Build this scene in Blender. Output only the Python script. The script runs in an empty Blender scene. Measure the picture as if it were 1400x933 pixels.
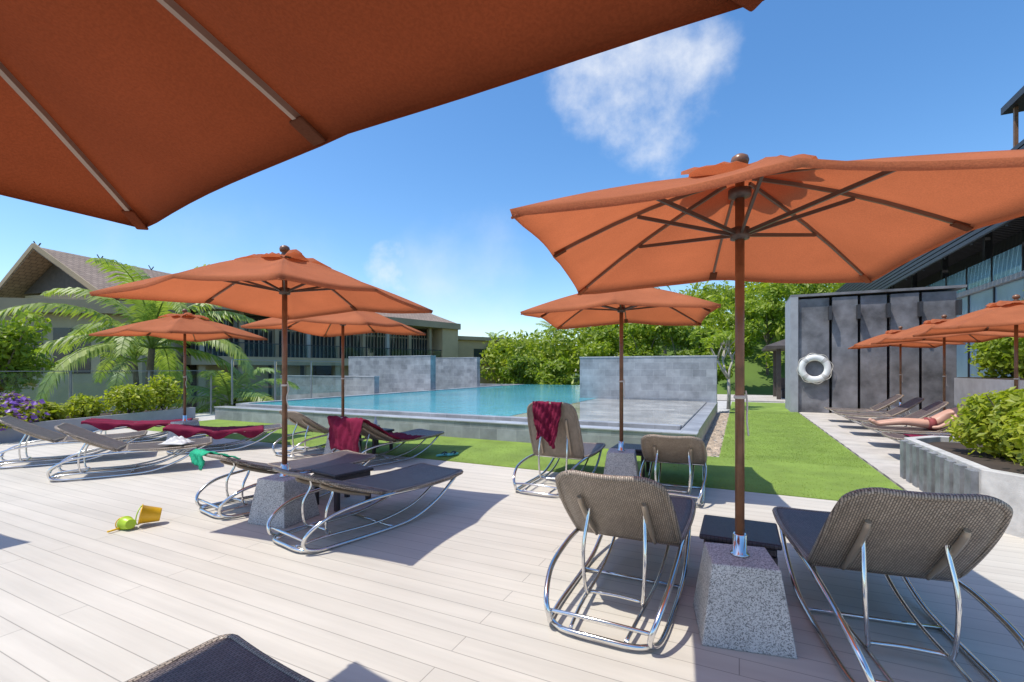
import bpy, bmesh, math, random
import numpy as np
from mathutils import Vector, Matrix
R = math.radians
random.seed(7); rng = np.random.default_rng(7)
scene = bpy.context.scene
COL = scene.collection
A = R(25.9); S = math.sin(A); CA = math.cos(A)

def W(s, t, z=0.0):
    return Vector((s*S + t*CA, s*CA - t*S, z))

# ------------------------------------------------------------------ mesh builder
class MB:
    def __init__(self): self.v = []; self.f = []
    def add(self, vs, fs):
        o = len(self.v)
        self.v += [tuple(p) for p in vs]
        self.f += [tuple(i+o for i in f) for f in fs]
        return self
    def box(self, x0, x1, y0, y1, z0, z1):
        vs = [(x0,y0,z0),(x1,y0,z0),(x1,y1,z0),(x0,y1,z0),(x0,y0,z1),(x1,y0,z1),(x1,y1,z1),(x0,y1,z1)]
        return self.add(vs, [(0,3,2,1),(4,5,6,7),(0,1,5,4),(1,2,6,5),(2,3,7,6),(3,0,4,7)])
    def frustum(self, a, b, z0, z1):
        vs = [(-a,-a,z0),(a,-a,z0),(a,a,z0),(-a,a,z0),(-b,-b,z1),(b,-b,z1),(b,b,z1),(-b,b,z1)]
        return self.add(vs, [(0,3,2,1),(4,5,6,7),(0,1,5,4),(1,2,6,5),(2,3,7,6),(3,0,4,7)])
    def prism(self, poly, z0, z1):
        n = len(poly)
        vs = [(x,y,z0) for x,y in poly] + [(x,y,z1) for x,y in poly]
        fs = [tuple(reversed(range(n))), tuple(range(n,2*n))] + [(i,(i+1)%n,(i+1)%n+n,i+n) for i in range(n)]
        return self.add(vs, fs)
    def tube(self, pts, r, n=8):
        pts = [Vector(p) for p in pts]; m = len(pts)
        rs = r if isinstance(r, (list,tuple)) else [r]*m
        T = []
        for i in range(m):
            d = pts[min(i+1,m-1)] - pts[max(i-1,0)]
            T.append(d.normalized() if d.length > 1e-9 else Vector((0,0,1)))
        up = Vector((0,0,1)) if abs(T[0].z) < .9 else Vector((1,0,0))
        nrm = T[0].cross(up).normalized()
        vs = []; fs = []
        for i in range(m):
            nrm = (nrm - T[i]*nrm.dot(T[i])).normalized()
            b = T[i].cross(nrm)
            for k in range(n):
                a = 2*math.pi*k/n
                vs.append(pts[i] + (nrm*math.cos(a) + b*math.sin(a))*rs[i])
        for i in range(m-1):
            for k in range(n):
                k2 = (k+1) % n
                fs.append((i*n+k, i*n+k2, (i+1)*n+k2, (i+1)*n+k))
        fs.append(tuple(reversed(range(n)))); fs.append(tuple((m-1)*n+k for k in range(n)))
        return self.add(vs, fs)
    def bar(self, p, q, w, h):
        p = Vector(p); q = Vector(q); d = (q-p).normalized()
        up = Vector((0,0,1)) if abs(d.z) < .95 else Vector((1,0,0))
        x = d.cross(up).normalized()*w/2; y = x.normalized().cross(d)*h/2
        vs = [p-x-y,p+x-y,p+x+y,p-x+y,q-x-y,q+x-y,q+x+y,q-x+y]
        return self.add(vs, [(0,3,2,1),(4,5,6,7),(0,1,5,4),(1,2,6,5),(2,3,7,6),(3,0,4,7)])
    def lathe(self, prof, n=20, o=(0,0,0), mtx=None):
        vs = []; fs = []; m = len(prof)
        for r, z in prof:
            for k in range(n):
                a = 2*math.pi*k/n
                p = Vector((r*math.cos(a), r*math.sin(a), z))
                if mtx: p = mtx @ p
                vs.append(p + Vector(o))
        for i in range(m-1):
            for k in range(n):
                k2 = (k+1) % n
                fs.append((i*n+k, i*n+k2, (i+1)*n+k2, (i+1)*n+k))
        fs.append(tuple(reversed(range(n)))); fs.append(tuple((m-1)*n+k for k in range(n)))
        return self.add(vs, fs)
    def grid(self, nu, nv, fn):
        vs = [fn(i/nu, j/nv) for i in range(nu+1) for j in range(nv+1)]
        fs = [(i*(nv+1)+j, (i+1)*(nv+1)+j, (i+1)*(nv+1)+j+1, i*(nv+1)+j+1) for i in range(nu) for j in range(nv)]
        return self.add(vs, fs)
    def mesh(self, name, m, smooth=False):
        me = bpy.data.meshes.new(name); me.from_pydata(self.v, [], self.f); me.update()
        if m: me.materials.append(m)
        if smooth:
            me.polygons.foreach_set('use_smooth', [len(p.vertices) < 6 for p in me.polygons])
        return me
    def build(self, name, m, parent=None, smooth=False, bevel=0, loc=(0,0,0), rz=0):
        o = bpy.data.objects.new(name, self.mesh(name, m, smooth)); COL.objects.link(o)
        o.location = loc; o.rotation_euler = (0,0,rz)
        if parent: o.parent = parent
        if bevel:
            b = o.modifiers.new('bevel','BEVEL'); b.width = bevel; b.segments = 2; b.limit_method = 'ANGLE'
        return o

def curve(pts, k=6):
    P = [Vector(p) for p in pts]; out = []
    for i in range(len(P)-1):
        a = P[max(i-1,0)]; b = P[i]; c = P[i+1]; d = P[min(i+2,len(P)-1)]
        for j in range(k):
            t = j/k
            out.append(.5*((2*b) + (c-a)*t + (2*a-5*b+4*c-d)*t*t + (3*b-a-3*c+d)*t**3))
    out.append(P[-1]); return out

def tag(o, label=None, cat=None, group=None, kind=None):
    if label: o['label'] = label
    if cat: o['category'] = cat
    if group: o['group'] = group
    if kind: o['kind'] = kind
    return o
def thing(name, label, cat, loc=(0,0,0), rz=0, group=None):
    o = bpy.data.objects.new(name, None); COL.objects.link(o)
    o.empty_display_size = .2; o.location = loc; o.rotation_euler = (0,0,rz)
    return tag(o, label, cat, group)
def struct(o): o['kind'] = 'structure'; return o
def dup(o, parent=None, label=None, loc=None, rz=None):
    c = o.copy(); COL.objects.link(c)
    if parent: c.parent = parent
    if label: c['label'] = label
    if loc is not None: c.location = loc
    if rz is not None: c.rotation_euler = (0,0,rz)
    for ch in list(o.children): dup(ch, c)
    return c

# ------------------------------------------------------------------ materials
def base(name):
    m = bpy.data.materials.new(name); m.use_nodes = True
    return m, m.node_tree, m.node_tree.nodes['Principled BSDF']
def mixc(nt, fac, a, b, mode='MIX'):
    n = nt.nodes.new('ShaderNodeMix'); n.data_type = 'RGBA'; n.blend_type = mode
    for sock, val in ((n.inputs[0],fac),(n.inputs[6],a),(n.inputs[7],b)):
        if isinstance(val, bpy.types.NodeSocket): nt.links.new(val, sock)
        elif isinstance(val,(int,float)): sock.default_value = val
        else: sock.default_value = (*val[:3],1)
    return n.outputs[2]
def math_n(nt, op, a, b=None, clamp=False):
    n = nt.nodes.new('ShaderNodeMath'); n.operation = op; n.use_clamp = clamp
    for i, val in enumerate((a,b)):
        if val is None: continue
        if isinstance(val, bpy.types.NodeSocket): nt.links.new(val, n.inputs[i])
        else: n.inputs[i].default_value = val
    return n.outputs[0]
def noise(nt, scale, detail=5, vec=None, rough=.55):
    n = nt.nodes.new('ShaderNodeTexNoise'); n.inputs['Scale'].default_value = scale
    n.inputs['Detail'].default_value = detail; n.inputs['Roughness'].default_value = rough
    if vec is None:
        vec = nt.nodes.new('ShaderNodeTexCoord').outputs['Object']
    nt.links.new(vec, n.inputs['Vector'])
    return n.outputs['Fac']
def ramp(nt, fac, lo, hi, smooth=False):
    n = nt.nodes.new('ShaderNodeMapRange'); n.inputs[1].default_value = lo; n.inputs[2].default_value = hi
    if smooth: n.interpolation_type = 'SMOOTHSTEP'
    nt.links.new(fac, n.inputs[0]); return n.outputs[0]
def bump(nt, b, h, strength, dist=.01):
    n = nt.nodes.new('ShaderNodeBump'); n.inputs['Strength'].default_value = strength; n.inputs['Distance'].default_value = dist
    nt.links.new(h, n.inputs['Height']); nt.links.new(n.outputs[0], b.inputs['Normal'])
def sc(c, k): return tuple(x*k for x in c)
def M(name, col, rough=.6, metal=0, var=.2, vs=4, bs=0, bsc=60):
    m, nt, b = base(name)
    b.inputs['Roughness'].default_value = rough; b.inputs['Metallic'].default_value = metal
    f = ramp(nt, noise(nt, vs), .3, .7)
    nt.links.new(mixc(nt, f, sc(col,1-var), sc(col,1+var)), b.inputs['Base Color'])
    if bs: bump(nt, b, noise(nt, bsc, 3), bs)
    return m
def tiles(name, c1, c2, mort, bw, bh, ms, wall=True, rough=.5, swap=False, off=.5, var=.2, bs=.3, nvs=(1,1,1), nsc=2.0):
    m, nt, b = base(name)
    tc = nt.nodes.new('ShaderNodeTexCoord'); sep = nt.nodes.new('ShaderNodeSeparateXYZ'); nt.links.new(tc.outputs['Object'], sep.inputs[0])
    cb = nt.nodes.new('ShaderNodeCombineXYZ')
    if wall:
        nt.links.new(math_n(nt,'ADD',sep.outputs[0],sep.outputs[1]), cb.inputs[0]); nt.links.new(sep.outputs[2], cb.inputs[1])
    else:
        nt.links.new(sep.outputs[1 if swap else 0], cb.inputs[0]); nt.links.new(sep.outputs[0 if swap else 1], cb.inputs[1])
    br = nt.nodes.new('ShaderNodeTexBrick'); br.offset = off
    nt.links.new(cb.outputs[0], br.inputs['Vector'])
    for k, v in (('Color1',c1),('Color2',c2),('Mortar',mort)): br.inputs[k].default_value = (*v,1)
    br.inputs['Scale'].default_value = 1; br.inputs['Mortar Size'].default_value = ms; br.inputs['Mortar Smooth'].default_value = .2
    br.inputs['Brick Width'].default_value = bw; br.inputs['Row Height'].default_value = bh
    mp = nt.nodes.new('ShaderNodeMapping'); mp.inputs['Scale'].default_value = nvs; nt.links.new(cb.outputs[0] if not wall else tc.outputs['Object'], mp.inputs[0])
    f = ramp(nt, noise(nt, nsc, 6, mp.outputs[0], .65), .3, .7)
    c = mixc(nt, 1.0, br.outputs['Color'], mixc(nt, f, (1-var,)*3, (1+var,)*3), 'MULTIPLY')
    f2 = ramp(nt, noise(nt, .45, 4), .35, .65)
    c = mixc(nt, 1.0, c, mixc(nt, f2, (.91,.905,.90), (1.05,)*3), 'MULTIPLY')
    nt.links.new(c, b.inputs['Base Color']); b.inputs['Roughness'].default_value = rough
    if bs:
        h = math_n(nt,'SUBTRACT',math_n(nt,'MULTIPLY',f,.3),br.outputs['Fac'])
        bump(nt, b, h, bs, .006)
    return m
def leafmat(name, c1, c2, trans=.35, nsc=1.2):
    m, nt, b = base(name)
    g = nt.nodes.new('ShaderNodeNewGeometry')
    f = math_n(nt,'ADD', math_n(nt,'MULTIPLY', g.outputs['Random Per Island'], .5), math_n(nt,'MULTIPLY', ramp(nt, noise(nt,nsc,3),.3,.7), .5))
    c = mixc(nt, f, c1, c2); nt.links.new(c, b.inputs['Base Color']); b.inputs['Roughness'].default_value = .45
    tr = nt.nodes.new('ShaderNodeBsdfTranslucent'); nt.links.new(mixc(nt,1.0,c,(1.2,1.3,.6),'MULTIPLY'), tr.inputs[0])
    mx = nt.nodes.new('ShaderNodeMixShader'); mx.inputs[0].default_value = trans
    nt.links.new(b.outputs[0], mx.inputs[1]); nt.links.new(tr.outputs[0], mx.inputs[2])
    nt.links.new(mx.outputs[0], nt.nodes['Material Output'].inputs[0]); return m
def fabric(name, col, tcol, trans, var=.12, wsc=160):
    m, nt, b = base(name)
    f = ramp(nt, noise(nt, 3, 5), .3, .7); g = ramp(nt, noise(nt, wsc, 2), .35, .65)
    c = mixc(nt, 1.0, mixc(nt, f, sc(col,1-var), sc(col,1+var)), mixc(nt, g, (.9,)*3, (1.07,)*3), 'MULTIPLY')
    nt.links.new(c, b.inputs['Base Color']); b.inputs['Roughness'].default_value = .85
    b.inputs['Specular IOR Level'].default_value = .15
    bump(nt, b, math_n(nt,'ADD',f,math_n(nt,'MULTIPLY',g,.15)), .3, .02)
    tr = nt.nodes.new('ShaderNodeBsdfTranslucent')
    f3 = ramp(nt, noise(nt, 1.1, 4), .3, .7)
    nt.links.new(mixc(nt, 1.0, mixc(nt, f3, sc(tcol,.85), sc(tcol,1.15)), mixc(nt, g, (.9,)*3, (1.07,)*3), 'MULTIPLY'), tr.inputs[0])
    mx = nt.nodes.new('ShaderNodeMixShader'); mx.inputs[0].default_value = trans
    nt.links.new(b.outputs[0], mx.inputs[1]); nt.links.new(tr.outputs[0], mx.inputs[2])
    nt.links.new(mx.outputs[0], nt.nodes['Material Output'].inputs[0]); return m
def glassmat(name, tint=(.85,.95,.95), refl=.12):
    m, nt, b = base(name); nt.nodes.remove(b)
    t = nt.nodes.new('ShaderNodeBsdfTransparent'); t.inputs[0].default_value = (*tint,1)
    g = nt.nodes.new('ShaderNodeBsdfGlossy'); g.inputs['Roughness'].default_value = .02
    mx = nt.nodes.new('ShaderNodeMixShader'); fr = nt.nodes.new('ShaderNodeFresnel'); fr.inputs[0].default_value = 1.35
    nt.links.new(math_n(nt,'MULTIPLY',math_n(nt,'ADD',fr.outputs[0],refl*.3,True),.7), mx.inputs[0])
    nt.links.new(t.outputs[0], mx.inputs[1]); nt.links.new(g.outputs[0], mx.inputs[2])
    nt.links.new(mx.outputs[0], nt.nodes['Material Output'].inputs[0]); return m

m_deck = tiles('deck_boards', (.55,.512,.445), (.522,.485,.42), (.31,.285,.245), 3.6, .145, .0028, False, .68, False, .37, .09, .3, (.35,6,1), 1.3)
m_pave = tiles('pale_paving', (.54,.50,.44), (.48,.44,.39), (.26,.24,.22), 1.2, .3, .004, False, .7)
m_slate = tiles('slate_tile', (.36,.37,.39), (.25,.26,.28), (.42,.43,.45), .42, .24, .004, True, .42, False, .5, .3, .3)
m_slate_f = tiles('slate_coping', (.42,.43,.45), (.33,.34,.36), (.2,.2,.21), .6, .3, .004, False, .35)
m_ledge = tiles('wet_stone_ledge', (.50,.48,.43), (.36,.355,.33), (.24,.24,.23), .6, .3, .005, False, .07, False, .5, .45, .1, (1,1,1), 1.2)
m_black = M('dark_stone', (.165,.162,.175), .6, 0, .5, 2.2, .6, 40)
m_blackgap = M('dark_recess', (.02,.02,.023), .7)
m_greywall = M('grey_plaster', (.34,.345,.37), .7, 0, .12)
def granite():
    m, nt, b = base('granite')
    v = nt.nodes.new('ShaderNodeTexVoronoi'); v.inputs['Scale'].default_value = 210
    tc = nt.nodes.new('ShaderNodeTexCoord'); nt.links.new(tc.outputs['Object'], v.inputs['Vector'])
    sp = nt.nodes.new('ShaderNodeSeparateColor'); nt.links.new(v.outputs['Color'], sp.inputs[0])
    f = ramp(nt, sp.outputs[0], .1, .6)
    c = mixc(nt, f, (.18,.172,.165), (.58,.555,.525)); c = mixc(nt, 1, c, mixc(nt, ramp(nt,noise(nt,5),.3,.7), (.85,)*3,(1.1,)*3), 'MULTIPLY')
    nt.links.new(c, b.inputs['Base Color']); b.inputs['Roughness'].default_value = .6
    bump(nt, b, sp.outputs[0], .12, .003); return m
m_granite = granite()
def wicker(name, c1, c2):
    m, nt, b = base(name)
    tc = nt.nodes.new('ShaderNodeTexCoord')
    br = nt.nodes.new('ShaderNodeTexBrick'); br.offset = .5; nt.links.new(tc.outputs['Object'], br.inputs['Vector'])
    for k, v in (('Color1',c1),('Color2',c2),('Mortar',sc(c2,.35))): br.inputs[k].default_value = (*v,1)
    br.inputs['Scale'].default_value = 1; br.inputs['Mortar Size'].default_value = .0024; br.inputs['Mortar Smooth'].default_value = .6
    br.inputs['Brick Width'].default_value = .024; br.inputs['Row Height'].default_value = .0115
    c = mixc(nt, 1.0, br.outputs['Color'], mixc(nt, ramp(nt,noise(nt,6),.3,.7), (.85,)*3, (1.12,)*3), 'MULTIPLY')
    nt.links.new(c, b.inputs['Base Color']); b.inputs['Roughness'].default_value = .42
    bump(nt, b, math_n(nt,'SUBTRACT',1.0,br.outputs['Fac']), .8, .005); return m
m_wick = wicker('brown_wicker', (.45,.36,.28), (.32,.255,.195))
m_wickt = wicker('plum_brown_wicker', (.19,.15,.14), (.13,.10,.098))
m_wick2 = wicker('dark_wicker', (.07,.055,.062), (.045,.036,.044))
m_chrome = M('polished_steel', (.70,.695,.69), .14, 1, .05)
m_stay = M('bronze_tube', (.40,.32,.24), .35, .4, .1)
m_orange = fabric('terracotta_canvas', (.51,.17,.078), (.60,.155,.058), .43)
m_shaded_canvas = fabric('shaded_canvas', (.24,.055,.020), (.19,.035,.010), .31)  # same terracotta canvas, shade on the overhead parasol put into its colour
m_pocket = fabric('brown_canvas', (.16,.055,.028), (.2,.05,.02), .2)
m_wood = M('varnished_wood', (.19,.088,.044), .32, 0, .3, 12)
m_rib = M('rib_wood', (.15,.09,.065), .45, .1, .2)
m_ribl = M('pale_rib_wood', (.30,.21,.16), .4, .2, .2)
m_strut = M('strut_metal', (.085,.065,.055), .4, .3, .1)
m_maroon = fabric('maroon_towel', (.18,.013,.043), (.25,.012,.04), .08, .3, 90)
m_green = fabric('green_towel', (.03,.36,.20), (.02,.3,.15), .1, .3, 90)
m_white = fabric('white_cloth', (.74,.72,.69), (.7,.7,.7), .15, .1)
m_rope = M('cord', (.6,.56,.5), .8)
m_soil = M('soil', (.05,.035,.025), .9)
m_conc = M('pale_concrete', (.50,.485,.46), .75, 0, .2, 8, .3, 90)
m_concd = M('ribbed_concrete', (.20,.205,.215), .7, 0, .4, 6, .2, 60)
m_olive = M('olive_render', (.46,.37,.235), .8, 0, .12, .6)
m_olive2 = M('olive_fascia', (.36,.275,.175), .75, 0, .12, .6)
m_brown = M('brown_render', (.52,.38,.225), .8, 0, .12, .6)
m_slat = M('pale_slat', (.42,.35,.27), .7, 0, .12, .6)
m_dark = M('dark_timber', (.075,.06,.05), .6, 0, .2)
m_roof = tiles('clay_roof_tile', (.32,.235,.18), (.265,.195,.147), (.14,.10,.08), .35, .28, .02, False, .8, False, .5, .2, .5)
m_glass = glassmat('clear_glass', (.84,.92,.92), .1)
m_bglass = M('dark_window_glass', (.03,.045,.055), .06, 0, .2)
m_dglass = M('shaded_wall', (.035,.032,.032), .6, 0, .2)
m_steel = M('dark_steel', (.05,.05,.057), .5, .3, .15)
m_fsteel = M('brushed_post', (.30,.31,.32), .4, .6, .1)
m_pale = M('pale_column', (.42,.40,.36), .75, 0, .08, .5)
m_bluewall = M('blue_glazed_wall', (.34,.45,.54), .15, 0, .2, .4)
m_bglassr = M('balustrade_glass', (.22,.42,.58), .06, 0, .15, .6)
m_timber = M('brown_timber_frame', (.22,.12,.07), .55, 0, .25, 3)
m_leaf_s = leafmat('lime_shrub_leaf', (.19,.26,.018), (.58,.58,.06), .48, 2.5)
m_leaf_d = leafmat('tree_leaf', (.08,.155,.016), (.32,.40,.04), .44, .5)
m_leaf_m = leafmat('mid_green_leaf', (.12,.21,.018), (.43,.50,.045), .47, .4)
m_leaf_h = leafmat('forest_leaf', (.10,.185,.018), (.48,.53,.055), .47, .12)
m_palm = leafmat('palm_leaf', (.11,.19,.03), (.46,.53,.14), .42, .8)
m_purple = leafmat('purple_bloom', (.16,.06,.40), (.36,.18,.6), .3, 3)
m_trunk = M('bark', (.17,.135,.10), .9, 0, .3, 6, .6, 20)
m_trunkp = M('pale_bark', (.36,.33,.29), .85, 0, .25, 6)
m_grass = M('turf', (.185,.275,.04), .9, 0, .22, 1.4, .5, 220)
m_blade = leafmat('grass_blade', (.165,.25,.03), (.28,.37,.06), .3, 1.0)
m_ground = M('earth_and_scrub', (.07,.10,.035), .95, 0, .4, .05)
m_hill = M('hillside', (.09,.15,.025), .95, 0, .4, .1)
m_yellow = M('yellow_plastic', (.80,.46,.02), .35, 0, .03)
m_lime = M('lime_plastic', (.42,.60,.03), .35, 0, .03)
m_teal = M('teal_rubber', (.10,.42,.40), .6)
m_skin = M('skin', (.55,.31,.22), .5, 0, .08)
m_hair = M('hair', (.06,.04,.03), .7)
m_navy = M('navy_cloth', (.02,.03,.07), .8)
m_swim = M('dull_red_cloth', (.25,.05,.05), .8)
m_peb = M('pebble', (.38,.30,.22), .7, 0, .5, 9)
m_buoy = M('white_plastic', (.80,.79,.77), .45, 0, .04)
m_band = M('pale_grey_band', (.52,.50,.48), .6, 0, .05)
m_rock = M('boulder', (.40,.31,.24), .85, 0, .3, 3, .6, 12)
def water():
    m, nt, b = base('pool_water')
    f = ramp(nt, noise(nt, .35, 3), .3, .7)
    nt.links.new(mixc(nt, f, (.04,.29,.37), (.09,.46,.52)), b.inputs['Base Color'])
    b.inputs['Roughness'].default_value = .03; b.inputs['IOR'].default_value = 1.33
    tc = nt.nodes.new('ShaderNodeTexCoord'); mp = nt.nodes.new('ShaderNodeMapping'); mp.inputs['Scale'].default_value = (1,2.2,1)
    nt.links.new(tc.outputs['Object'], mp.inputs[0])
    bump(nt, b, noise(nt, 2.6, 4, mp.outputs[0]), .45, .06); return m
m_water = water()

# ------------------------------------------------------------------ world, sun, camera
SUNV = Vector((.85,.25,-2.1)).normalized()
el = math.asin(-SUNV.z)
w = bpy.data.worlds.new('World'); scene.world = w; w.use_nodes = True
nt = w.node_tree; bg = nt.nodes['Background']
sky = nt.nodes.new('ShaderNodeTexSky'); sky.sky_type = 'NISHITA'; sky.sun_disc = False
sky.sun_elevation = el; sky.sun_rotation = math.atan2(-SUNV.x, -SUNV.y) % (2*math.pi)
sky.altitude = 50; sky.air_density = 1.0; sky.dust_density = .7; sky.ozone_density = 2.0
hs = nt.nodes.new('ShaderNodeHueSaturation'); hs.inputs['Saturation'].default_value = 1.26; hs.inputs['Value'].default_value = 1.46; nt.links.new(sky.outputs[0], hs.inputs['Color'])
tc = nt.nodes.new('ShaderNodeTexCoord'); dirv = tc.outputs['Generated']
def cloud(d, inner, outer, lo, hi, scale, amt, rough=.56):
    d = Vector(d).normalized()
    dp = nt.nodes.new('ShaderNodeVectorMath'); dp.operation = 'DOT_PRODUCT'; nt.links.new(dirv, dp.inputs[0]); dp.inputs[1].default_value = d
    mask = ramp(nt, dp.outputs['Value'], outer, inner, True)
    n = noise(nt, scale, 10, dirv, rough)
    return math_n(nt,'MULTIPLY', ramp(nt, math_n(nt,'ADD', n, math_n(nt,'MULTIPLY', math_n(nt,'SUBTRACT',mask,1.0), .4)), lo, hi, True), amt)
cl = [cloud((.27,1,.615), .9985, .976, .32, .76, 6.0, .9, .6), cloud((-.24,1,.215), .9995, .995, .40, .74, 13, .5),
      cloud((-.10,1,.07), .995, .950, .28, 1.0, 4, .65), cloud((-.60,1,.10), .993, .94, .32, 1.05, 4, .5)]
cm = cl[0]
for c_ in cl[1:]: cm = math_n(nt,'MAXIMUM',cm,c_)
fin = mixc(nt, cm, hs.outputs[0], (6.5,6.7,7.0))
nt.links.new(fin, bg.inputs['Color']); bg.inputs['Strength'].default_value = .15
sd = bpy.data.lights.new('sun','SUN'); sd.energy = 4.6; sd.angle = R(.53); sd.color = (1,.945,.845)
so = bpy.data.objects.new('sun', sd); COL.objects.link(so)
so.rotation_euler = SUNV.to_track_quat('-Z','Y').to_euler(); so.location = (-8,-2,20)
cd = bpy.data.cameras.new('camera'); co = bpy.data.objects.new('camera', cd); COL.objects.link(co)
cd.sensor_width = 36; cd.lens = 36*640/1400; cd.shift_y = (505-466.5)/1400; cd.clip_end = 3000; cd.clip_start = .05
co.location = (0,0,1.45); co.rotation_euler = (R(90),0,0); scene.camera = co
scene.view_settings.view_transform = 'Standard'; scene.view_settings.look = 'None'; scene.view_settings.exposure = 0

# ------------------------------------------------------------------ setting: ground, deck, lawn, pool
RZ = -A
struct(MB().prism([(900*math.cos(k*math.pi/24), 900*math.sin(k*math.pi/24)) for k in range(48)], -3.4, -3).build('ground', m_ground))
struct(MB().box(-16.5,9,-8,30,-3,-.035).build('terrace', m_conc, rz=RZ))
struct(MB().box(-16,9,-8,6.2,-.034,0).build('deck', m_deck, rz=RZ))
struct(MB().box(1.8,9,6.2,24,-.034,.004).build('path', m_pave, rz=RZ))
lw = MB(); lw.box(-13.5,1.76,6.204,8.396,-.034,.008); lw.box(-.3,1.76,8.396,23,-.034,.008)
struct(lw.build('lawn', m_grass, rz=RZ))
nb = 80000
ss = 6.21 + (rng.random(nb)**1.6)*12.0
tt = np.where(ss < 8.38, -12.0 + rng.random(nb)*13.74, -.28 + rng.random(nb)*2.02)
h = .010 + rng.random(nb)*.010; a = rng.random(nb)*6.28; wd = .003+.003*rng.random(nb)
lean = rng.normal(0,.010,(nb,2))
V = np.zeros((nb,3,3)); V[:,0] = np.stack([tt-wd*np.cos(a), ss-wd*np.sin(a), np.full(nb,.006)],1)
V[:,1] = np.stack([tt+wd*np.cos(a), ss+wd*np.sin(a), np.full(nb,.006)],1)
V[:,2] = np.stack([tt+lean[:,0], ss+lean[:,1], h],1)
me = bpy.data.meshes.new('grass'); me.from_pydata(V.reshape(-1,3).tolist(), [], np.arange(nb*3).reshape(-1,3).tolist()); me.materials.append(m_blade)
o = bpy.data.objects.new('grass', me); COL.objects.link(o); o.rotation_euler = (0,0,RZ)
tag(o, 'short bright green turf between the deck and the pool', 'grass', kind='stuff')
pb = MB()
for i in range(1500):
    cx = random.uniform(-.62,-.31); cy = random.uniform(8.45,17.5); r = random.uniform(.02,.045)
    q = [(r,0,0),(0,r*.8,0),(-r,0,0),(0,-r*.8,0),(0,0,r*.6),(0,0,-r*.6)]
    aa = random.uniform(0,6.28)
    q = [(cx+x*math.cos(aa)-y*math.sin(aa), cy+x*math.sin(aa)+y*math.cos(aa), .0+z+r*.2) for x,y,z in q]
    pb.add(q, [(0,1,4),(1,2,4),(2,3,4),(3,0,4)])
tag(pb.build('pebbles', m_peb, rz=RZ, smooth=True), 'strip of brown pebbles between pool edge and lawn', 'pebbles', kind='stuff')

pool = thing('pool', 'raised slate-tiled pool with a low front wall and shallow right-hand ledge', 'pool', (0,0,0), RZ)
MB().box(-13.6,-.65,8.4,8.72,-.03,.34).build('front_wall', m_slate, pool)
MB().box(-13.62,-.63,8.38,8.74,.342,.37).build('front_coping', m_slate_f, pool, bevel=.006)
MB().box(-13.58,-.97,8.742,9.0,-.03,.27).build('overflow_channel', m_ledge, pool)
MB().box(-13.58,-.97,9.002,9.22,-.03,.415).build('inner_lip', m_slate, pool, bevel=.006)
MB().box(-.95,-.65,8.742,17,-.03,.36).build('right_wall', m_slate, pool)
MB().box(-4.6,-.955,9.222,16.4,-.03,.40).build('shallow_ledge', m_ledge, pool)
MB().box(-13.6,-13.3,9.222,26,-.03,.43).build('left_wall', m_slate, pool)
MB().box(-13.295,-4.605,9.222,29.55,-.03,.02).build('pool_floor', M('blue_pool_tile',(.06,.28,.36),.4), pool)
struct(MB().add([(-13.29,9.224,.405),(-4.605,9.224,.405),(-4.605,29.5,.405),(-13.29,29.5,.405)],[(0,1,2,3)]).build('water', m_water, rz=RZ))
MB().box(-20,-4,29.6,29.9,-3,.39).build('far_edge', m_slate, pool)

def tiled_wall(label, t0, t1, s0, s1, z1):
    g = thing('tiled_wall', label, 'wall', (0,0,0), RZ)
    MB().box(t0,t1,s0,s1,-1,z1-.05).build('wall_face', m_slate, g)
    MB().box(t0-.015,t1+.015,s0-.015,s1+.015,z1-.048,z1).build('coping', m_slate_f, g, bevel=.006)
tiled_wall('grey slate-tiled wall behind the shallow end, right of the open water', -5.25,-.66,16.5,16.95,1.9)
tiled_wall('grey slate-tiled wall at the left end of the pool', -19.6,-14.05,19.5,19.95,2.15)
tiled_wall('narrow grey tiled wall standing further back, left of the open water edge', -19.3,-15.7,27,27.4,2.25)
tiled_wall('low grey tiled wall behind the glass panels left of the pool', -20,-14.1,15.5,15.8,1.15)

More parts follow.
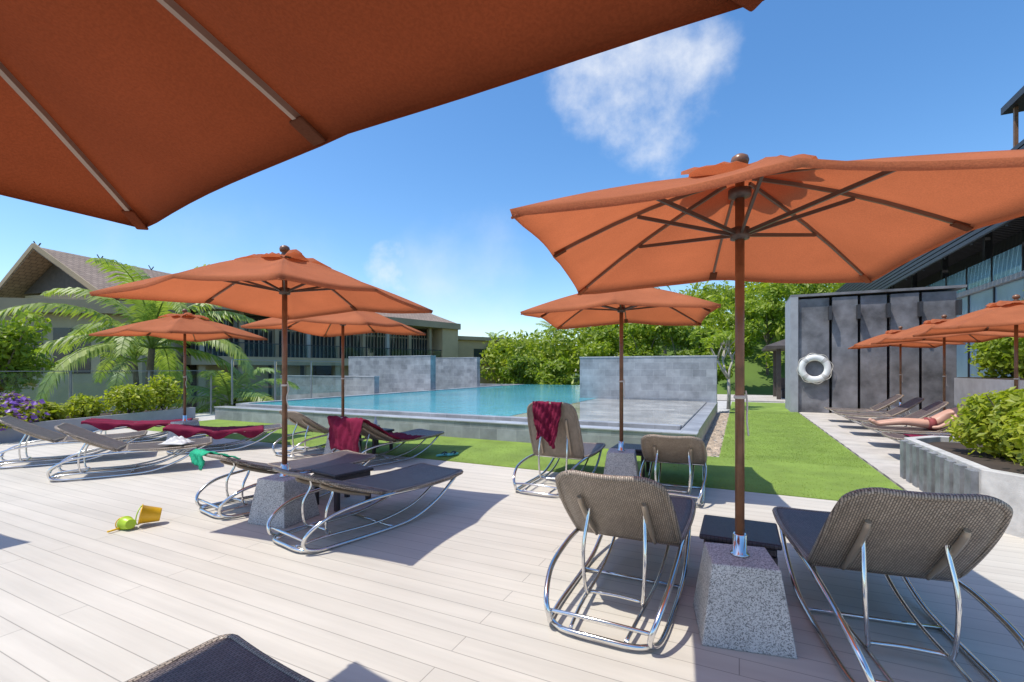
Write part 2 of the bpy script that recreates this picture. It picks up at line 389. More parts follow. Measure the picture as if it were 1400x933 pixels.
# ------------------------------------------------------------------ umbrella
def rimp(k):
    k %= 8; ang = k*math.pi/4
    r = 1.06 if k % 2 == 0 else 1.47
    return Vector((r*math.cos(ang), r*math.sin(ang), 2.17 if k % 2 == 0 else 2.09))
TOP = Vector((0,0,2.54))
def make_umbrella(label):
    g = thing('parasol', label, 'parasol', group='orange canvas parasols around the pool deck')
    bs = MB().frustum(.225,.165,0,.415).build('base_block', m_granite, g, bevel=.008)
    MB().lathe([(.05,.416),(.05,.426),(.036,.43),(.036,.53),(.032,.535)],20).build('sleeve', m_chrome, bs, True)
    MB().tube([(0,0,.45),(0,0,1.5),(0,0,2.52)],.0245,16).build('pole', m_wood, g, True)
    MB().lathe([(.02,2.53),(.045,2.545),(.03,2.565),(.025,2.575),(.042,2.588),(.048,2.61),(.042,2.632),(.022,2.645),(.004,2.65)],20).build('finial', m_wood, g, True)
    MB().lathe([(.03,2.17),(.05,2.175),(.052,2.20),(.05,2.235),(.03,2.24)],16).build('hub', m_strut, g, True)
    MB().lathe([(.03,2.40),(.06,2.41),(.06,2.45),(.03,2.46)],16).build('top_hub', m_strut, g, True)
    cv = MB(); NA = 8; NR = 10; vs = []; fs = []
    for k in range(8):
        p, q = rimp(k), rimp(k+1)
        for j in range(NA):
            wv = j/NA; sag = 4*wv*(1-wv)
            rim = p.lerp(q, wv); rim.x *= 1-.028*sag; rim.y *= 1-.028*sag
            for i in range(NR+1):
                t = .10 + .90*i/NR
                v = TOP.lerp(rim, t)
                v.z += .035*math.sin(math.pi*t) - .032*sag*math.sin(math.pi*min(t*.85,1)) + .005*math.sin(7*j+3*k+5*t)
                vs.append(v)
            lip = Vector(vs[-1]); lip.x *= .992; lip.y *= .992; lip.z -= .028; vs.append(lip)
    C = 8*NA; RW = NR+2
    for c in range(C):
        c2 = (c+1) % C
        for i in range(RW-1): fs.append((c*RW+i, c*RW+i+1, c2*RW+i+1, c2*RW+i))
    cv.add(vs, fs); cn = cv.build('canopy', m_orange, g, True)
    vt = MB(); vs = []; fs = []; rr = random.Random(3)
    puff = [rr.uniform(.35,1.0) for _ in range(8)]
    for k in range(8):
        p, q = rimp(k), rimp(k+1)
        for j in range(8):
            wv = j/8; sag = 4*wv*(1-wv); rim = p.lerp(q,wv)
            for i in range(7):
                t = .02 + (.27+.03*math.sin(5*k+j))*i/6
                v = TOP.lerp(rim, t)
                v.z += .035*math.sin(math.pi*t) + .008 + .12*puff[k]*sag*(i/6)**1.2 - (.05*sag*puff[k] if i == 6 else 0) + .007*math.sin(3.1*j+1.7*i+k)
                vs.append(v)
    for c in range(64):
        c2 = (c+1) % 64
        for i in range(6): fs.append((c*7+i, c*7+i+1, c2*7+i+1, c2*7+i))
    vt.add(vs, fs); vt.build('vent_flap', m_orange, cn, True)
    for k in range(8):
        p = rimp(k); d = Vector((p.x,p.y,0)).normalized()
        def rp(t, dz):
            v = TOP.lerp(p,t); v.z += .035*math.sin(math.pi*t) + dz; return v
        b = MB()
        pts = [rp(t,-.018) for t in (.06,.25,.45,.65,.85,.985)]
        for a_, b_ in zip(pts[:-1],pts[1:]): b.bar(a_, b_, .014, .02)
        rb = b.build('rib', m_rib, g)
        MB().bar(d*.045+Vector((0,0,2.205)), rp(.52,-.035), .014, .02).build('strut', m_strut, rb)
        e = MB(); e.bar(rp(.92,-.026), rp(.99,-.03), .05 if k % 2 == 0 else .04, .012)
        e.build('rib_pocket', m_pocket if k % 2 == 0 else m_orange, rb, bevel=.005)
    st = MB(); st.tube(curve([(.03,0,1.33),(.04,.01,1.26),(.034,-.01,1.17),(.045,.005,1.08)]),.005,6); st.lathe([(.028,1.285),(.032,1.29),(.032,1.30),(.028,1.305)],12)
    st.build('tie_cord', m_rope, g, True)
    return g
UR = R(-15.5)
U = make_umbrella('orange parasol on granite block in the right foreground, its whole underside and struts showing')
U.location = (1.27,2.61,0); U.rotation_euler = (0,0,UR)
for x, y, rz, lab in [
    (-1.24,.40,-32,'orange parasol with shade painted in as rust, overhead filling the top left corner of the photo, seen from below'),
    (-2.2,4.53,-20,'orange parasol left of centre, on granite block between two flat loungers with sand toys nearby'),
    (-2.8,7.75,-12,'orange parasol half hidden behind the larger left parasol, standing nearer the pool'),
    (-6.5,9.3,-18,'small orange parasol at far left in front of the palm, beside maroon-covered loungers'),
    (-6.25,3.15,-24,'orange parasol just outside the left edge, its shadow corner showing on the deck'),
    (1.39,5.95,-17,'orange parasol in the middle, between the pool and the towel-draped upright lounger'),
    (*W(10.3,4.0)[:2],-26,'orange parasol at the right edge of the photo above the leafy planter'),
    (*W(13.4,4.05)[:2],-22,'orange parasol second from the right edge, in front of the dark slab wall'),
    (*W(16.5,4.05)[:2],-26,'farthest small orange parasol on the right, standing close to the dark slab wall')]:
    g = dup(U, None, lab, (x,y,0), R(rz))
    if 'rust' in lab:  # overhead copy: canopy takes the canvas with shade painted in
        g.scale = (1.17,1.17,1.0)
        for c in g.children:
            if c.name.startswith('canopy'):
                c.data = c.data.copy(); c.data.materials[0] = m_shaded_canvas
                for v_ in c.children: v_.data = v_.data.copy(); v_.data.materials[0] = m_shaded_canvas
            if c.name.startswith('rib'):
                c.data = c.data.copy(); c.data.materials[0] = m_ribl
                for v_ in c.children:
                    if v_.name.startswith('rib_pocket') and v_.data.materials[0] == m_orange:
                        v_.data = v_.data.copy(); v_.data.materials[0] = m_shaded_canvas

# ------------------------------------------------------------------ sun lounger
PX, PZ = .75, .335
def zseat(x): return PZ + .010 - .012*math.sin(math.pi*(x-PX)/1.0) + .018*max(0,(x-1.35)/.43)**1.5
def panel(x0, x1, W0, W1, zf, rc, nx=26, ny=10, th=.028):
    mb = MB(); top = []
    for i in range(nx+1):
        u = i/nx; x = x0+(x1-x0)*(1-(1-u)**1.6)
        wd = W0+(W1-W0)*u + .02*math.sin(math.pi*u)
        d = abs(x1-x)
        if d < rc: wd = wd-rc+math.sqrt(max(0,rc*rc-(rc-d)**2))
        for j in range(ny+1):
            v = -1+2*j/ny
            top.append((x, wd*v, zf(x)+.010*v*v))
    n = len(top); bot = [(x,y,z-th) for x,y,z in top]
    fs = []
    I = lambda i,j: i*(ny+1)+j
    for i in range(nx):
        for j in range(ny):
            q = (I(i,j),I(i+1,j),I(i+1,j+1),I(i,j+1))
            if x1 < x0: q = q[::-1]
            fs.append(q); fs.append(tuple(k+n for k in reversed(q)))
    bd = [I(0,j) for j in range(ny)]+[I(i,ny) for i in range(nx)]+[I(nx,j) for j in range(ny,0,-1)]+[I(i,0) for i in range(nx,0,-1)]
    for a_, b_ in zip(bd, bd[1:]+bd[:1]): fs.append((b_,a_,a_+n,b_+n) if x1 < x0 else (a_,b_,b_+n,a_+n))
    mb.add(top+bot, fs)
    edge = [Vector(top[k])-Vector((0,0,th/2)) for k in bd]
    return mb, edge, nx*ny
def two_tone(o, nq):
    o.data.materials.append(m_wickt)
    for i in range(nq): o.data.polygons[2*i].material_index = 1
SUP = {}
def support_mesh(ang):
    k = round(ang)
    if k not in SUP:
        a = R(ang); mb = MB(); d = .46
        hh = Vector((PX-d*math.cos(a)+.03*math.sin(a), 0, PZ+d*math.sin(a)-.03*math.cos(a)))
        fx = max(.16, hh.x-.05)
        L_ = []
        for sx in (1,-1):
            p = hh+Vector((0,sx*.17,0)); foot = Vector((fx,sx*.17,.075))
            seg = [p, p+Vector((.01,0,-.06)), (p+foot)/2+Vector((-.03,sx*.015,0)), foot+Vector((0,0,.03)), foot+Vector((.05,-sx*.03,0))]
            L_.append(seg)
        path = L_[0]+[Vector((fx+.06,0,.075))]+L_[1][::-1]
        mb.tube(curve(path,5),.0115,8)
        SUP[k] = mb.mesh('back_support', m_chrome, True)
    return SUP[k]
def make_lounger(label):
    g = thing('sun_lounger', label, 'sun lounger', group='brown wicker loungers with curved steel frames')
    mb, e, nq = panel(PX, 1.78, .335, .325, zseat, .05); mb.tube(e[10:]+e[10:11], .019, 6); two_tone(mb.build('seat', m_wick, g, True), nq)
    mb, e, nq = panel(0, -.76, .335, .275, lambda x: .012-.014*math.sin(math.pi*min(1,-x/.76)), .10, 24); mb.tube(e[10:]+e[10:11], .019, 6)
    bk = mb.build('backrest', m_wick, g, True, loc=(PX,0,PZ)); two_tone(bk, nq)
    for sx in (-1,1):
        MB().tube(curve([(-.05,sx*.19,-.035),(-.3,sx*.19,-.050),(-.5,sx*.19,-.046),(-.56,sx*.19,-.035)],5),[.012]*3+[.017]*10+[.014]*3,8).build('back_stay', m_stay, bk, True)
        MB().tube(curve([(1.72,sx*.30,.345),(1.62,sx*.315,.29),(1.40,sx*.325,.15),(1.12,sx*.33,.045),(.85,sx*.33,.017),(.35,sx*.32,.017),(.12,sx*.30,.023),(.03,sx*.27,.07),(.05,sx*.30,.17),(.22,sx*.335,.27),(.5,sx*.345,.315),(.78,sx*.345,.325),(1.2,sx*.34,.315),(1.6,sx*.325,.322)],6),.0155,10).build('side_frame', m_chrome, g, True)
        MB().tube(curve([(.03,sx*.15,.045),(.3,sx*.17,.06),(.8,sx*.19,.055),(1.2,sx*.2,.13),(1.5,sx*.21,.30)],5),.0115,8).build('inner_rail', m_chrome, g, True)
    MB().tube(curve([(.12,-.30,.02),(.03,-.2,.03),(.015,0,.035),(.03,.2,.03),(.12,.30,.02)],6),.0155,8).build('head_bar', m_chrome, g, True)
    MB().tube(curve([(.04,-.275,.11),(.02,-.1,.125),(.02,.1,.125),(.04,.275,.11)],5),.0115,8).build('cross_bar', m_chrome, g, True)
    MB().tube([(.85,-.33,.02),(.85,.33,.02)],.0115,8).build('floor_bar', m_chrome, g, True)
    MB().tube([(.8,-.34,.312),(.8,.34,.312)],.0125,8).build('seat_bar', m_chrome, g, True)
    o = bpy.data.objects.new('back_support', support_mesh(40)); COL.objects.link(o); o.parent = g
    return g
proto = make_lounger('x'); first = [True]
LG = {}
def lounger(key, x, y, ang, back, label):
    g = proto if first[0] else dup(proto); first[0] = False
    g['label'] = label; g.location = (x,y,0); g.rotation_euler = (0,0,R(90-ang))
    for c in g.children:
        if c.name.startswith('backrest'): c.rotation_euler = (0,R(back),0)
        if c.name.startswith('back_support'): c.data = support_mesh(back)
    LG[key] = (Matrix.Translation((x,y,0)) @ Matrix.Rotation(R(90-ang),4,'Z'), back)
lounger('L1',.44,2.45,25.9,42,'wicker lounger left of the nearest granite block, its raised back facing the camera')
lounger('L2',1.79,1.88,19,46,'wicker lounger in the bottom right corner, right of the nearest granite block')
lounger('L3',.27,5.33,26,66,'wicker lounger with nearly upright back and maroon towel hung over it, by the middle parasol')
lounger('L4',1.68,4.95,22,30,'low-backed wicker lounger right of the middle parasol at the edge of the lawn')
lounger('F1',-3.03,4.62,37,20,'wicker lounger with a green towel at its head, right behind the sand toys')
lounger('F2',-1.85,3.77,37,21,'wicker lounger nearest on the left of centre, long curved steel side facing the camera')
lounger('A',-3.8,7.7,34,32,'wicker lounger left of the half hidden parasol, in front of the pool')
lounger('B',-2.52,6.87,38,30,'wicker lounger with a maroon towel hanging off its head end, before the pool')
lounger('H1',-7.7,6.95,55,30,'wicker lounger at the far left edge of the photo, partly out of frame')
lounger('H2',-6.1,6.2,57,28,'wicker lounger at left with a white cloth lying on it')
lounger('G1',-8.3,9.15,60,8,'lounger wholly covered by a maroon towel, left of the small far-left parasol')
lounger('G2',-6.0,8.15,62,8,'lounger wholly covered by a maroon towel, right of the small far-left parasol')
lounger('K',-1.85,.24,33,18,'dark lounger foot end poking in at the bottom left edge of the photo')
for i, s_ in enumerate((9.6,11.0,12.7,14.1,15.6)):
    p = W(s_,3.96)
    lounger('R%d'%i, p.x, p.y, -64.1, 34, ['nearest lounger of the right-hand row, beside the leafy planter','second nearest lounger of the right-hand row, a person lying on it','middle lounger of the right-hand row by the dark slab wall','fourth lounger from the front in the right-hand row','farthest lounger of the right-hand row'][i])

def bed(key, l, y, off=0.0):
    mtx, back = LG[key]; a = R(back)
    if l <= 1.03:
        x = 1.78-l; p = Vector((x, y, zseat(x)+off))
    else:
        d = l-1.03; p = Vector((PX-d*math.cos(a)+off*math.sin(a), y, PZ+d*math.sin(a)+off*math.cos(a)))
    return mtx @ p
def wr(u,v,k=0): return .010*math.sin(9*u+5*v+k)+.008*math.sin(23*v-7*u+2*k)+.005*math.sin(31*u+17*v)
def solid(o, t=.007):
    md = o.modifiers.new('solid','SOLIDIFY'); md.thickness = t; md.offset = 1
def cover_towel(key, label, l0, l1, m=None, hw=.47):
    def fn(u,v):
        l = l0+(l1-l0)*u; y = -hw+2*hw*v; k = wr(u*4,v*3,len(key))*.4
        if abs(y) < .36: p = bed(key,l,y,.026+k)
        else:
            e = abs(y)-.36; sg = 1 if y > 0 else -1
            p = bed(key,l,sg*(.368+.15*e+k*1.5),.022); p.z -= e*(.8+.5*math.sin(19*u+sg))
        return p
    o = MB().grid(40,26,fn).build('towel', m or m_maroon, None, True); solid(o); tag(o, label, 'towel')
cover_towel('G1','maroon towel spread over the lounger at far left by the planter',.1,1.8)
cover_towel('G2','maroon towel spread over the lounger nearest the pool corner at left',.3,1.8)
def head_towel(key, label, m, y0, y1, front, backl, wig=1.0):
    mtx, back = LG[key]; a = R(back)
    tip = Vector((PX-.765*math.cos(a), 0, PZ+.765*math.sin(a)))
    def fn(u,v):
        y = y0+(y1-y0)*v; L = front+backl*(.88+.12*math.sin(5*v+1)); l = u*L; k = wr(u*3,v*2,len(label))
        if l < front: return bed(key, 1.03+.765-(front-l), y+.03*math.sin(6*u)*wig, .03+k*wig)
        e = l-front
        ca = min(1,e/.05)
        p = tip + Vector((-.04*ca - .028*wig*math.sin(11*v+2*e)*min(1,e*5), y-(v-.5)*.2*e+.03*math.sin(9*e)*(v-.5), .025-e+.025*ca))
        p.x += k*1.5*wig
        return mtx @ p
    o = MB().grid(40,24,fn).build('towel', m, None, True); solid(o); return tag(o, label, 'towel')
head_towel('L3','maroon towel hung over the upright back of the lounger in the middle',m_maroon,-.16,.22,.3,.60)
head_towel('B','maroon towel hanging from the head of the lounger in front of the pool',m_maroon,-.46,.44,1.25,.66)
head_towel('F1','green towel draped over the head corner of a lounger at left',m_green,.02,.36,.32,.2,.5)
cover_towel('R0','maroon towel spread over the nearest lounger of the right-hand row',.3,1.6,None,.40)
def crumple(key, label, l, y, k=1.0):
    c = bed(key,l,y,.03)
    def fn(u,v):
        x = (u-.5)*.5*k; yy = (v-.5)*.4*k
        rr = max(0,1-(2*(u-.5))**2)*max(0,1-(2*(v-.5))**2)
        return c+Vector((x,yy, .01+.16*k*rr*(.65+.35*math.sin(13*u+4*v)*math.cos(17*v))))
    o = MB().grid(24,24,fn).build('cloth', m_white, None, True); solid(o); tag(o, label, 'cloth')
crumple('H2','white cloth crumpled on the lounger at left',.42,-.16,.7)

# person
def person():
    g = thing('person','person lying back on the second lounger of the right-hand row','person')
    P = lambda l,y,off: bed('R1', l, y, off)
    js = [P(1.02,0,.12),P(1.22,0,.13),P(1.42,0,.135),P(1.55,0,.13),P(1.62,0,.14),P(1.74,0,.155)]
    rad = [.13,.12,.135,.07,.055,.095]; ed = [(0,1),(1,2),(2,3),(3,4),(4,5)]
    for sx in (-1,1):
        b = len(js); js += [P(.95,sx*.09,.11),P(.55,sx*.12,.15),P(.15,sx*.11,.07),P(.06,sx*.12,.14)]; rad += [.09,.06,.04,.035]
        ed += [(0,b),(b,b+1),(b+1,b+2),(b+2,b+3)]
        b = len(js); js += [P(1.46,sx*.17,.12),P(1.2,sx*.27,.09),P(1.0,sx*.26,.08),P(.9,sx*.24,.07)]; rad += [.055,.042,.032,.03]
        ed += [(2,b),(b,b+1),(b+1,b+2),(b+2,b+3)]
    me = bpy.data.meshes.new('body'); me.from_pydata([tuple(v) for v in js], ed, []); me.materials.append(m_skin)
    o = bpy.data.objects.new('body', me); COL.objects.link(o); o.parent = g
    md = o.modifiers.new('skin','SKIN'); md.use_smooth_shade = True
    for i, sv in enumerate(me.skin_vertices[0].data): sv.radius = (rad[i],rad[i]); sv.use_root = (i == 0)
    ss_ = o.modifiers.new('sub','SUBSURF'); ss_.levels = 2; ss_.render_levels = 2
    mb = MB()
    mb.tube([P(1.10,0,.12),P(1.04,0,.12),P(.96,0,.12)],[.135,.145,.135],14)
    for sx in (-1,1): mb.tube([P(.98,sx*.08,.12),P(.88,sx*.095,.125)],[.105,.095],12)
    mb.build('swimwear', m_swim, g, True)
    hb = MB(); c = P(1.78,0,.15)
    hb.lathe([(.02,-.1),(.08,-.07),(.105,0),(.085,.06),(.03,.1)],14,c); hb.build('hair', m_hair, g, True)
person()

# side tables
def side_table(x,y,rz,label,first=[None]):
    if first[0] is None:
        g = thing('side_table', label, 'side table', (x,y,0), R(rz), 'dark wicker side tables')
        MB().box(-.235,.235,-.235,.235,.345,.38).build('tabletop', m_wick2, g, bevel=.012)
        MB().box(-.21,.21,-.21,.21,.29,.344).build('apron', m_wick2, g, bevel=.01)
        for a_ in (-1,1):
            for b_ in (-1,1): MB().box(a_*.19-.022,a_*.19+.022,b_*.19-.022,b_*.19+.022,0,.289).build('leg', m_wick2, g)
        first[0] = g
    else: dup(first[0], None, label, (x,y,0), R(rz))
side_table(*W(3.5,.0)[:2],-25.9,'dark woven side table behind the nearest granite block')
side_table(1.66,6.5,-25.9,'dark woven side table behind the middle parasol base')
side_table(-1.83,5.05,-36,'dark woven side table between the two nearest left loungers')
side_table(-2.42,8.3,-34,'dark woven side table holding a bottle, in front of the pool')
bt = thing('bottle','clear water bottle on a side table in front of the pool','bottle',(-2.42,8.3,.381))
MB().lathe([(.03,0),(.033,.01),(.033,.14),(.014,.19),(.013,.21)],14).build('body', M('bottle_plastic',(.6,.66,.7),.1), bt, True)
MB().lathe([(.015,.211),(.015,.235)],12).build('cap', m_buoy, bt, True)

# sand toys, flip flops
def bucket(label, x, y, m, tilt, rz, k):
    g = thing('toy_bucket', label, 'toy', (x,y,0), R(rz))
    mt = Matrix.Translation((0,0,.100*k if tilt else 0)) @ Matrix.Rotation(R(tilt),4,'Y')
    b = MB(); b.lathe([(.065*k,0),(.072*k,.01*k),(.098*k,.17*k),(.106*k,.172*k),(.106*k,.185*k),(.092*k,.185*k),(.066*k,.02*k),(.01,.018*k)],20,(0,0,0),mt); b.build('body', m, g, True)
    pts = [mt @ Vector((.10*k*math.cos(t_), .02*k+.09*k*math.sin(t_), .18*k+.03*k*math.sin(t_))) for t_ in [i*math.pi/10 for i in range(11)]]
    MB().tube(pts,.005,6).build('handle', m_lime if m is m_yellow else m_yellow, g, True)
bucket('orange-yellow toy bucket tipped over on the deck, right one of the sand toys',-3.30,4.40,m_yellow,80,215,.85)
bucket('lime green toy pail on the deck, left one of the sand toys',-3.42,4.20,m_lime,95,150,.6)
sh = thing('toy_shovel','small yellow toy sand shovel lying between the two buckets','toy',(-3.52,4.22,.0),R(70))
MB().grid(8,6,lambda u,v:(.0+.1*u,(v-.5)*.08,.012+.02*(2*v-1)**2)).build('blade', m_yellow, sh, True)
MB().tube([(-.11,0,.02),(0,0,.02)],.009,8).build('handle', m_yellow, sh, True)
for i in range(2):
    f = thing('flip_flop', ['teal flip flop on the grass edge, left one of the pair','teal flip flop on the grass edge, right one of the pair'][i],'flip flop',(-1.14+.15*i,7.75+.05*i,.02),R(-50+14*i))
    MB().prism([(.046*math.cos(a_)*(1.12 if math.sin(a_)>0 else .85), .135*math.sin(a_)) for a_ in [k*math.pi/10 for k in range(20)]],0,.025).build('sole', m_teal, f, bevel=.004)
    MB().tube(curve([(-.04,-.01,.02),(-.02,.04,.055),(0,.075,.03),(.02,.04,.055),(.04,-.01,.02)],4),.008,6).build('strap', m_navy, f, True)

# ------------------------------------------------------------------ foliage helpers
def leaf_cloud(name, blobs, n, l, wd, m, shell=.55):
    B = np.array(blobs, float)
    wt = B[:,3]*B[:,4]*B[:,5]; wt = wt**.8; wt /= wt.sum()
    idx = rng.choice(len(B), n, p=wt)
    d = rng.normal(size=(n,3)); d /= np.linalg.norm(d,axis=1,keepdims=True)
    rr = shell + (1-shell)*rng.random(n)**.7; rr *= 1 + rng.normal(0,.11,n)
    c = B[idx,:3] + d*B[idx,3:6]*rr[:,None]
    nr = d*.6 + rng.normal(size=(n,3))*.55 + np.array([0,0,.45]); nr /= np.linalg.norm(nr,axis=1,keepdims=True)
    t = np.cross(nr, rng.normal(size=(n,3))); t /= np.linalg.norm(t,axis=1,keepdims=True)
    b = np.cross(nr,t); k = (.5+1.0*rng.random(n))[:,None]
    V = np.stack([c-t*l*k/2, c+b*wd*k/2+t*l*k*.1, c+t*l*k/2-nr*l*k*.12, c-b*wd*k/2+t*l*k*.1],1).reshape(-1,3)
    me = bpy.data.meshes.new(name); me.from_pydata(V.tolist(), [], np.arange(n*4).reshape(-1,4).tolist()); me.materials.append(m)
    return me
def mobj(name, me, parent=None):
    o = bpy.data.objects.new(name, me); COL.objects.link(o); o.parent = parent; return o
def blobs_for(r, z0, z1, n, q0=.28, q1=.5):
    out = []
    for i in range(n):
        a_ = random.uniform(0,6.28); f = random.uniform(0,.7)*r; z = random.uniform(z0,z1)
        q = random.uniform(q0,q1)*r
        out.append((f*math.cos(a_), f*math.sin(a_), z, q, q, q*.75))
    return out
def shrub(label, loc, r, h, m, n=2600, l=.085, group=None, cat='shrub', bloom=None):
    g = thing('shrub', label, cat, loc, random.uniform(0,6), group)
    bl = blobs_for(r, h*.25, h*.8, 13, .24, .46) + [(0,0,h*.35,r*.8,r*.8,h*.4)]
    mobj('foliage', leaf_cloud('foliage', bl, n, l, l*.5, m, .45), g)
    mb = MB()
    for i in range(5):
        a_ = i*1.3; mb.tube([(0,0,0),(.3*r*math.cos(a_),.3*r*math.sin(a_),h*.35),(.6*r*math.cos(a_),.6*r*math.sin(a_),h*.7)],[.015,.011,.005],6)
    mb.build('stems', m_trunk, g)
    if bloom: mobj('blossom', leaf_cloud('blossom', [(x,y,z+.04,a1*1.03,a2*1.03,a3*1.03) for x,y,z,a1,a2,a3 in bl], n//3, l, l*.8, bloom, .9), g)
    return g
def tree(label, loc, h, r, m, n=3500, l=.35, tm=None, name='tree', cat='tree', group=None, trunk=.16, base=.3):
    g = thing(name, label, cat, loc, random.uniform(0,6), group)
    bl = blobs_for(r, h*(base+.15), h*.9, 20, .2, .42)
    mobj('crown', leaf_cloud('crown', bl, n, l, l*.5, m, .45), g)
    mb = MB(); mb.tube(curve([(0,0,0),(.1,.05,h*.2),(.0,.1,h*.4),(.05,0,h*.7)],5),[trunk*(1-.8*i/15) for i in range(16)],8)
    for b_ in bl[:10]:
        mb.tube(curve([(.03,.05,h*.33),(b_[0]*.5,b_[1]*.5,h*.33+(b_[2]-h*.33)*.6),(b_[0],b_[1],b_[2])],4),[trunk*.45*(1-.85*i/8) for i in range(9)],6)
    mb.build('trunk', tm or m_trunk, g, True); return g
def frond_mesh(mb, o, az, el0, L, droop, nl=34, lw=.045, ll=.55, hang=.3):
    pts = []; p = Vector(o); e = el0
    n = 16
    for i in range(n+1):
        pts.append(Vector(p)); e2 = e - droop*(i/n)**1.3
        p += Vector((math.cos(az)*math.cos(e2), math.sin(az)*math.cos(e2), math.sin(e2)))*L/n
    mb.tube(pts,[.036*(1-.85*i/n) for i in range(n+1)],5)
    side = Vector((-math.sin(az),math.cos(az),0))
    for i in range(nl):
        f = .12+.88*i/nl; k = f*n; j = min(int(k),n-1); q = pts[j].lerp(pts[j+1],k-j); tg = (pts[j+1]-pts[j]).normalized()
        ln = ll*math.sin(math.pi*min(1,.18+.8*f))**.6*random.uniform(.8,1.1)
        for sx in (-1,1):
            d = (side*sx*.75+tg*.55+Vector((0,0,.12-hang*random.uniform(.3,1.3)))).normalized()
            m1 = q+d*ln*.55; m2 = q+d*ln+Vector((0,0,-hang*ln)); wv = tg*lw*.5
            mb.add([q-wv*.5,q+wv*.5,m1+wv,m1-wv,m2],[(0,1,2,3),(3,2,4)])
def palm(label, loc, h, L, nf, lean=(0,0), nl=34, lw=.05, ll=.55, group=None, e0=80, e1=95, dr=75, hang=.3):
    g = thing('palm_tree', label, 'palm tree', loc, 0, group)
    top = Vector((lean[0],lean[1],h))
    MB().tube(curve([(0,0,0),(lean[0]*.2,lean[1]*.2,h*.4),(lean[0]*.6,lean[1]*.6,h*.75),top],5),[.16-.06*i/15 for i in range(16)],8).build('trunk', m_trunk, g, True)
    mb = MB()
    for i in range(nf):
        az = i*2.399+random.uniform(-.2,.2); e = R(e0-e1*(i/nf)) + random.uniform(-.1,.1)
        frond_mesh(mb, top, az, e, L*random.uniform(.85,1.1), R(dr)+random.uniform(-.2,.3), nl, lw, ll, hang)
    mb.build('crown', m_palm, g); return g

# left planter, shrubs, fence
def planter_left():
    g = thing('planter','long low grey planter along the left side of the deck','planter')
    P0, P1 = Vector((-10.6,6.6,0)), Vector((-9.3,13.6,0)); d = (P1-P0); rz = math.atan2(d.y,d.x); g.location = P0; g.rotation_euler = (0,0,rz)
    L = d.length
    b = MB(); b.box(0,L,-.06,0,0,.34); b.box(0,L,1.2,1.26,0,.34); b.box(-.06,0,-.06,1.26,0,.34); b.box(L,L+.06,-.06,1.26,0,.34)
    b.build('walls', m_greywall, g); MB().box(.002,L-.002,.002,1.198,0,.29).build('soil', m_soil, g)
planter_left()
for x,y,r,h,lab,fl in [(-10.25,9.5,.66,.62,'purple bougainvillea bush at the far left edge behind the loungers',1),(-10.5,10.5,.5,.5,'low lime shrub just right of the flowering bush at left',0),(-10.3,11.3,.6,.62,'low lime shrub second along from the flowering bush',0),(-10.0,12.2,.65,.8,'low lime shrub third along from the flowering bush',0),(-9.75,13.1,.62,1.15,'tall bright lime shrub at the right end of the left planter',0)]:
    shrub(lab,(x,y,.27),r,h,m_leaf_s,1500,.11,'shrubs in the left planter',bloom=m_purple if fl else None)
tree('round green tree at the far left edge behind the glass fence',(-12.9,11.6,-1.0),4.0,1.55,m_leaf_m,4600,.17,trunk=.08)
palm('large palm with long arching fronds behind the glass fence at left',(-13.5,17.2,-3),5.2,4.8,17,(.5,-.3),60,.095,.72,None,86,82,105,.34)
palm('smaller palm low behind the large palm at left',(-17.5,22.0,-3),4.8,3.4,12,(-.4,.2),36,.1,.7,None,80,80,100,.3)
palm('short palm spreading below the small far-left parasol',(-10.6,17.0,-3),3.2,2.9,11,(.3,.1),36,.09,.62,None,76,85,95,.3)
def fence(label, pts, z0, z1):
    g = thing('glass_fence', label, 'fence')
    for p, q in zip(pts[:-1],pts[1:]):
        p = Vector(p); q = Vector(q); d = (q-p).normalized()
        MB().bar((*(p+d*.05)[:2],(z0+z1)/2),(*(q-d*.05)[:2],(z0+z1)/2),.012,z1-z0-.1).build('glass_panel', m_glass, g)
        MB().bar((*p[:2],z1),(*q[:2],z1),.025,.02).build('top_rail', m_fsteel, g)
    for p in pts: MB().box(p[0]-.02,p[0]+.02,p[1]-.02,p[1]+.02,z0-.15,z1-.011).build('post', m_fsteel, g)
fence('glass fence with steel posts along the left side behind the planter',[(-13.2,9.0,0),(-12.3,10.6,0),(-11.5,12.2,0),(-10.7,13.8,0),(-9.9,15.4,0)],.1,1.4)
fp = [tuple(W(9.3+1.5*i,-14.2)) for i in range(4)]
fence('glass fence standing along the left edge of the pool',fp,.5,1.75)

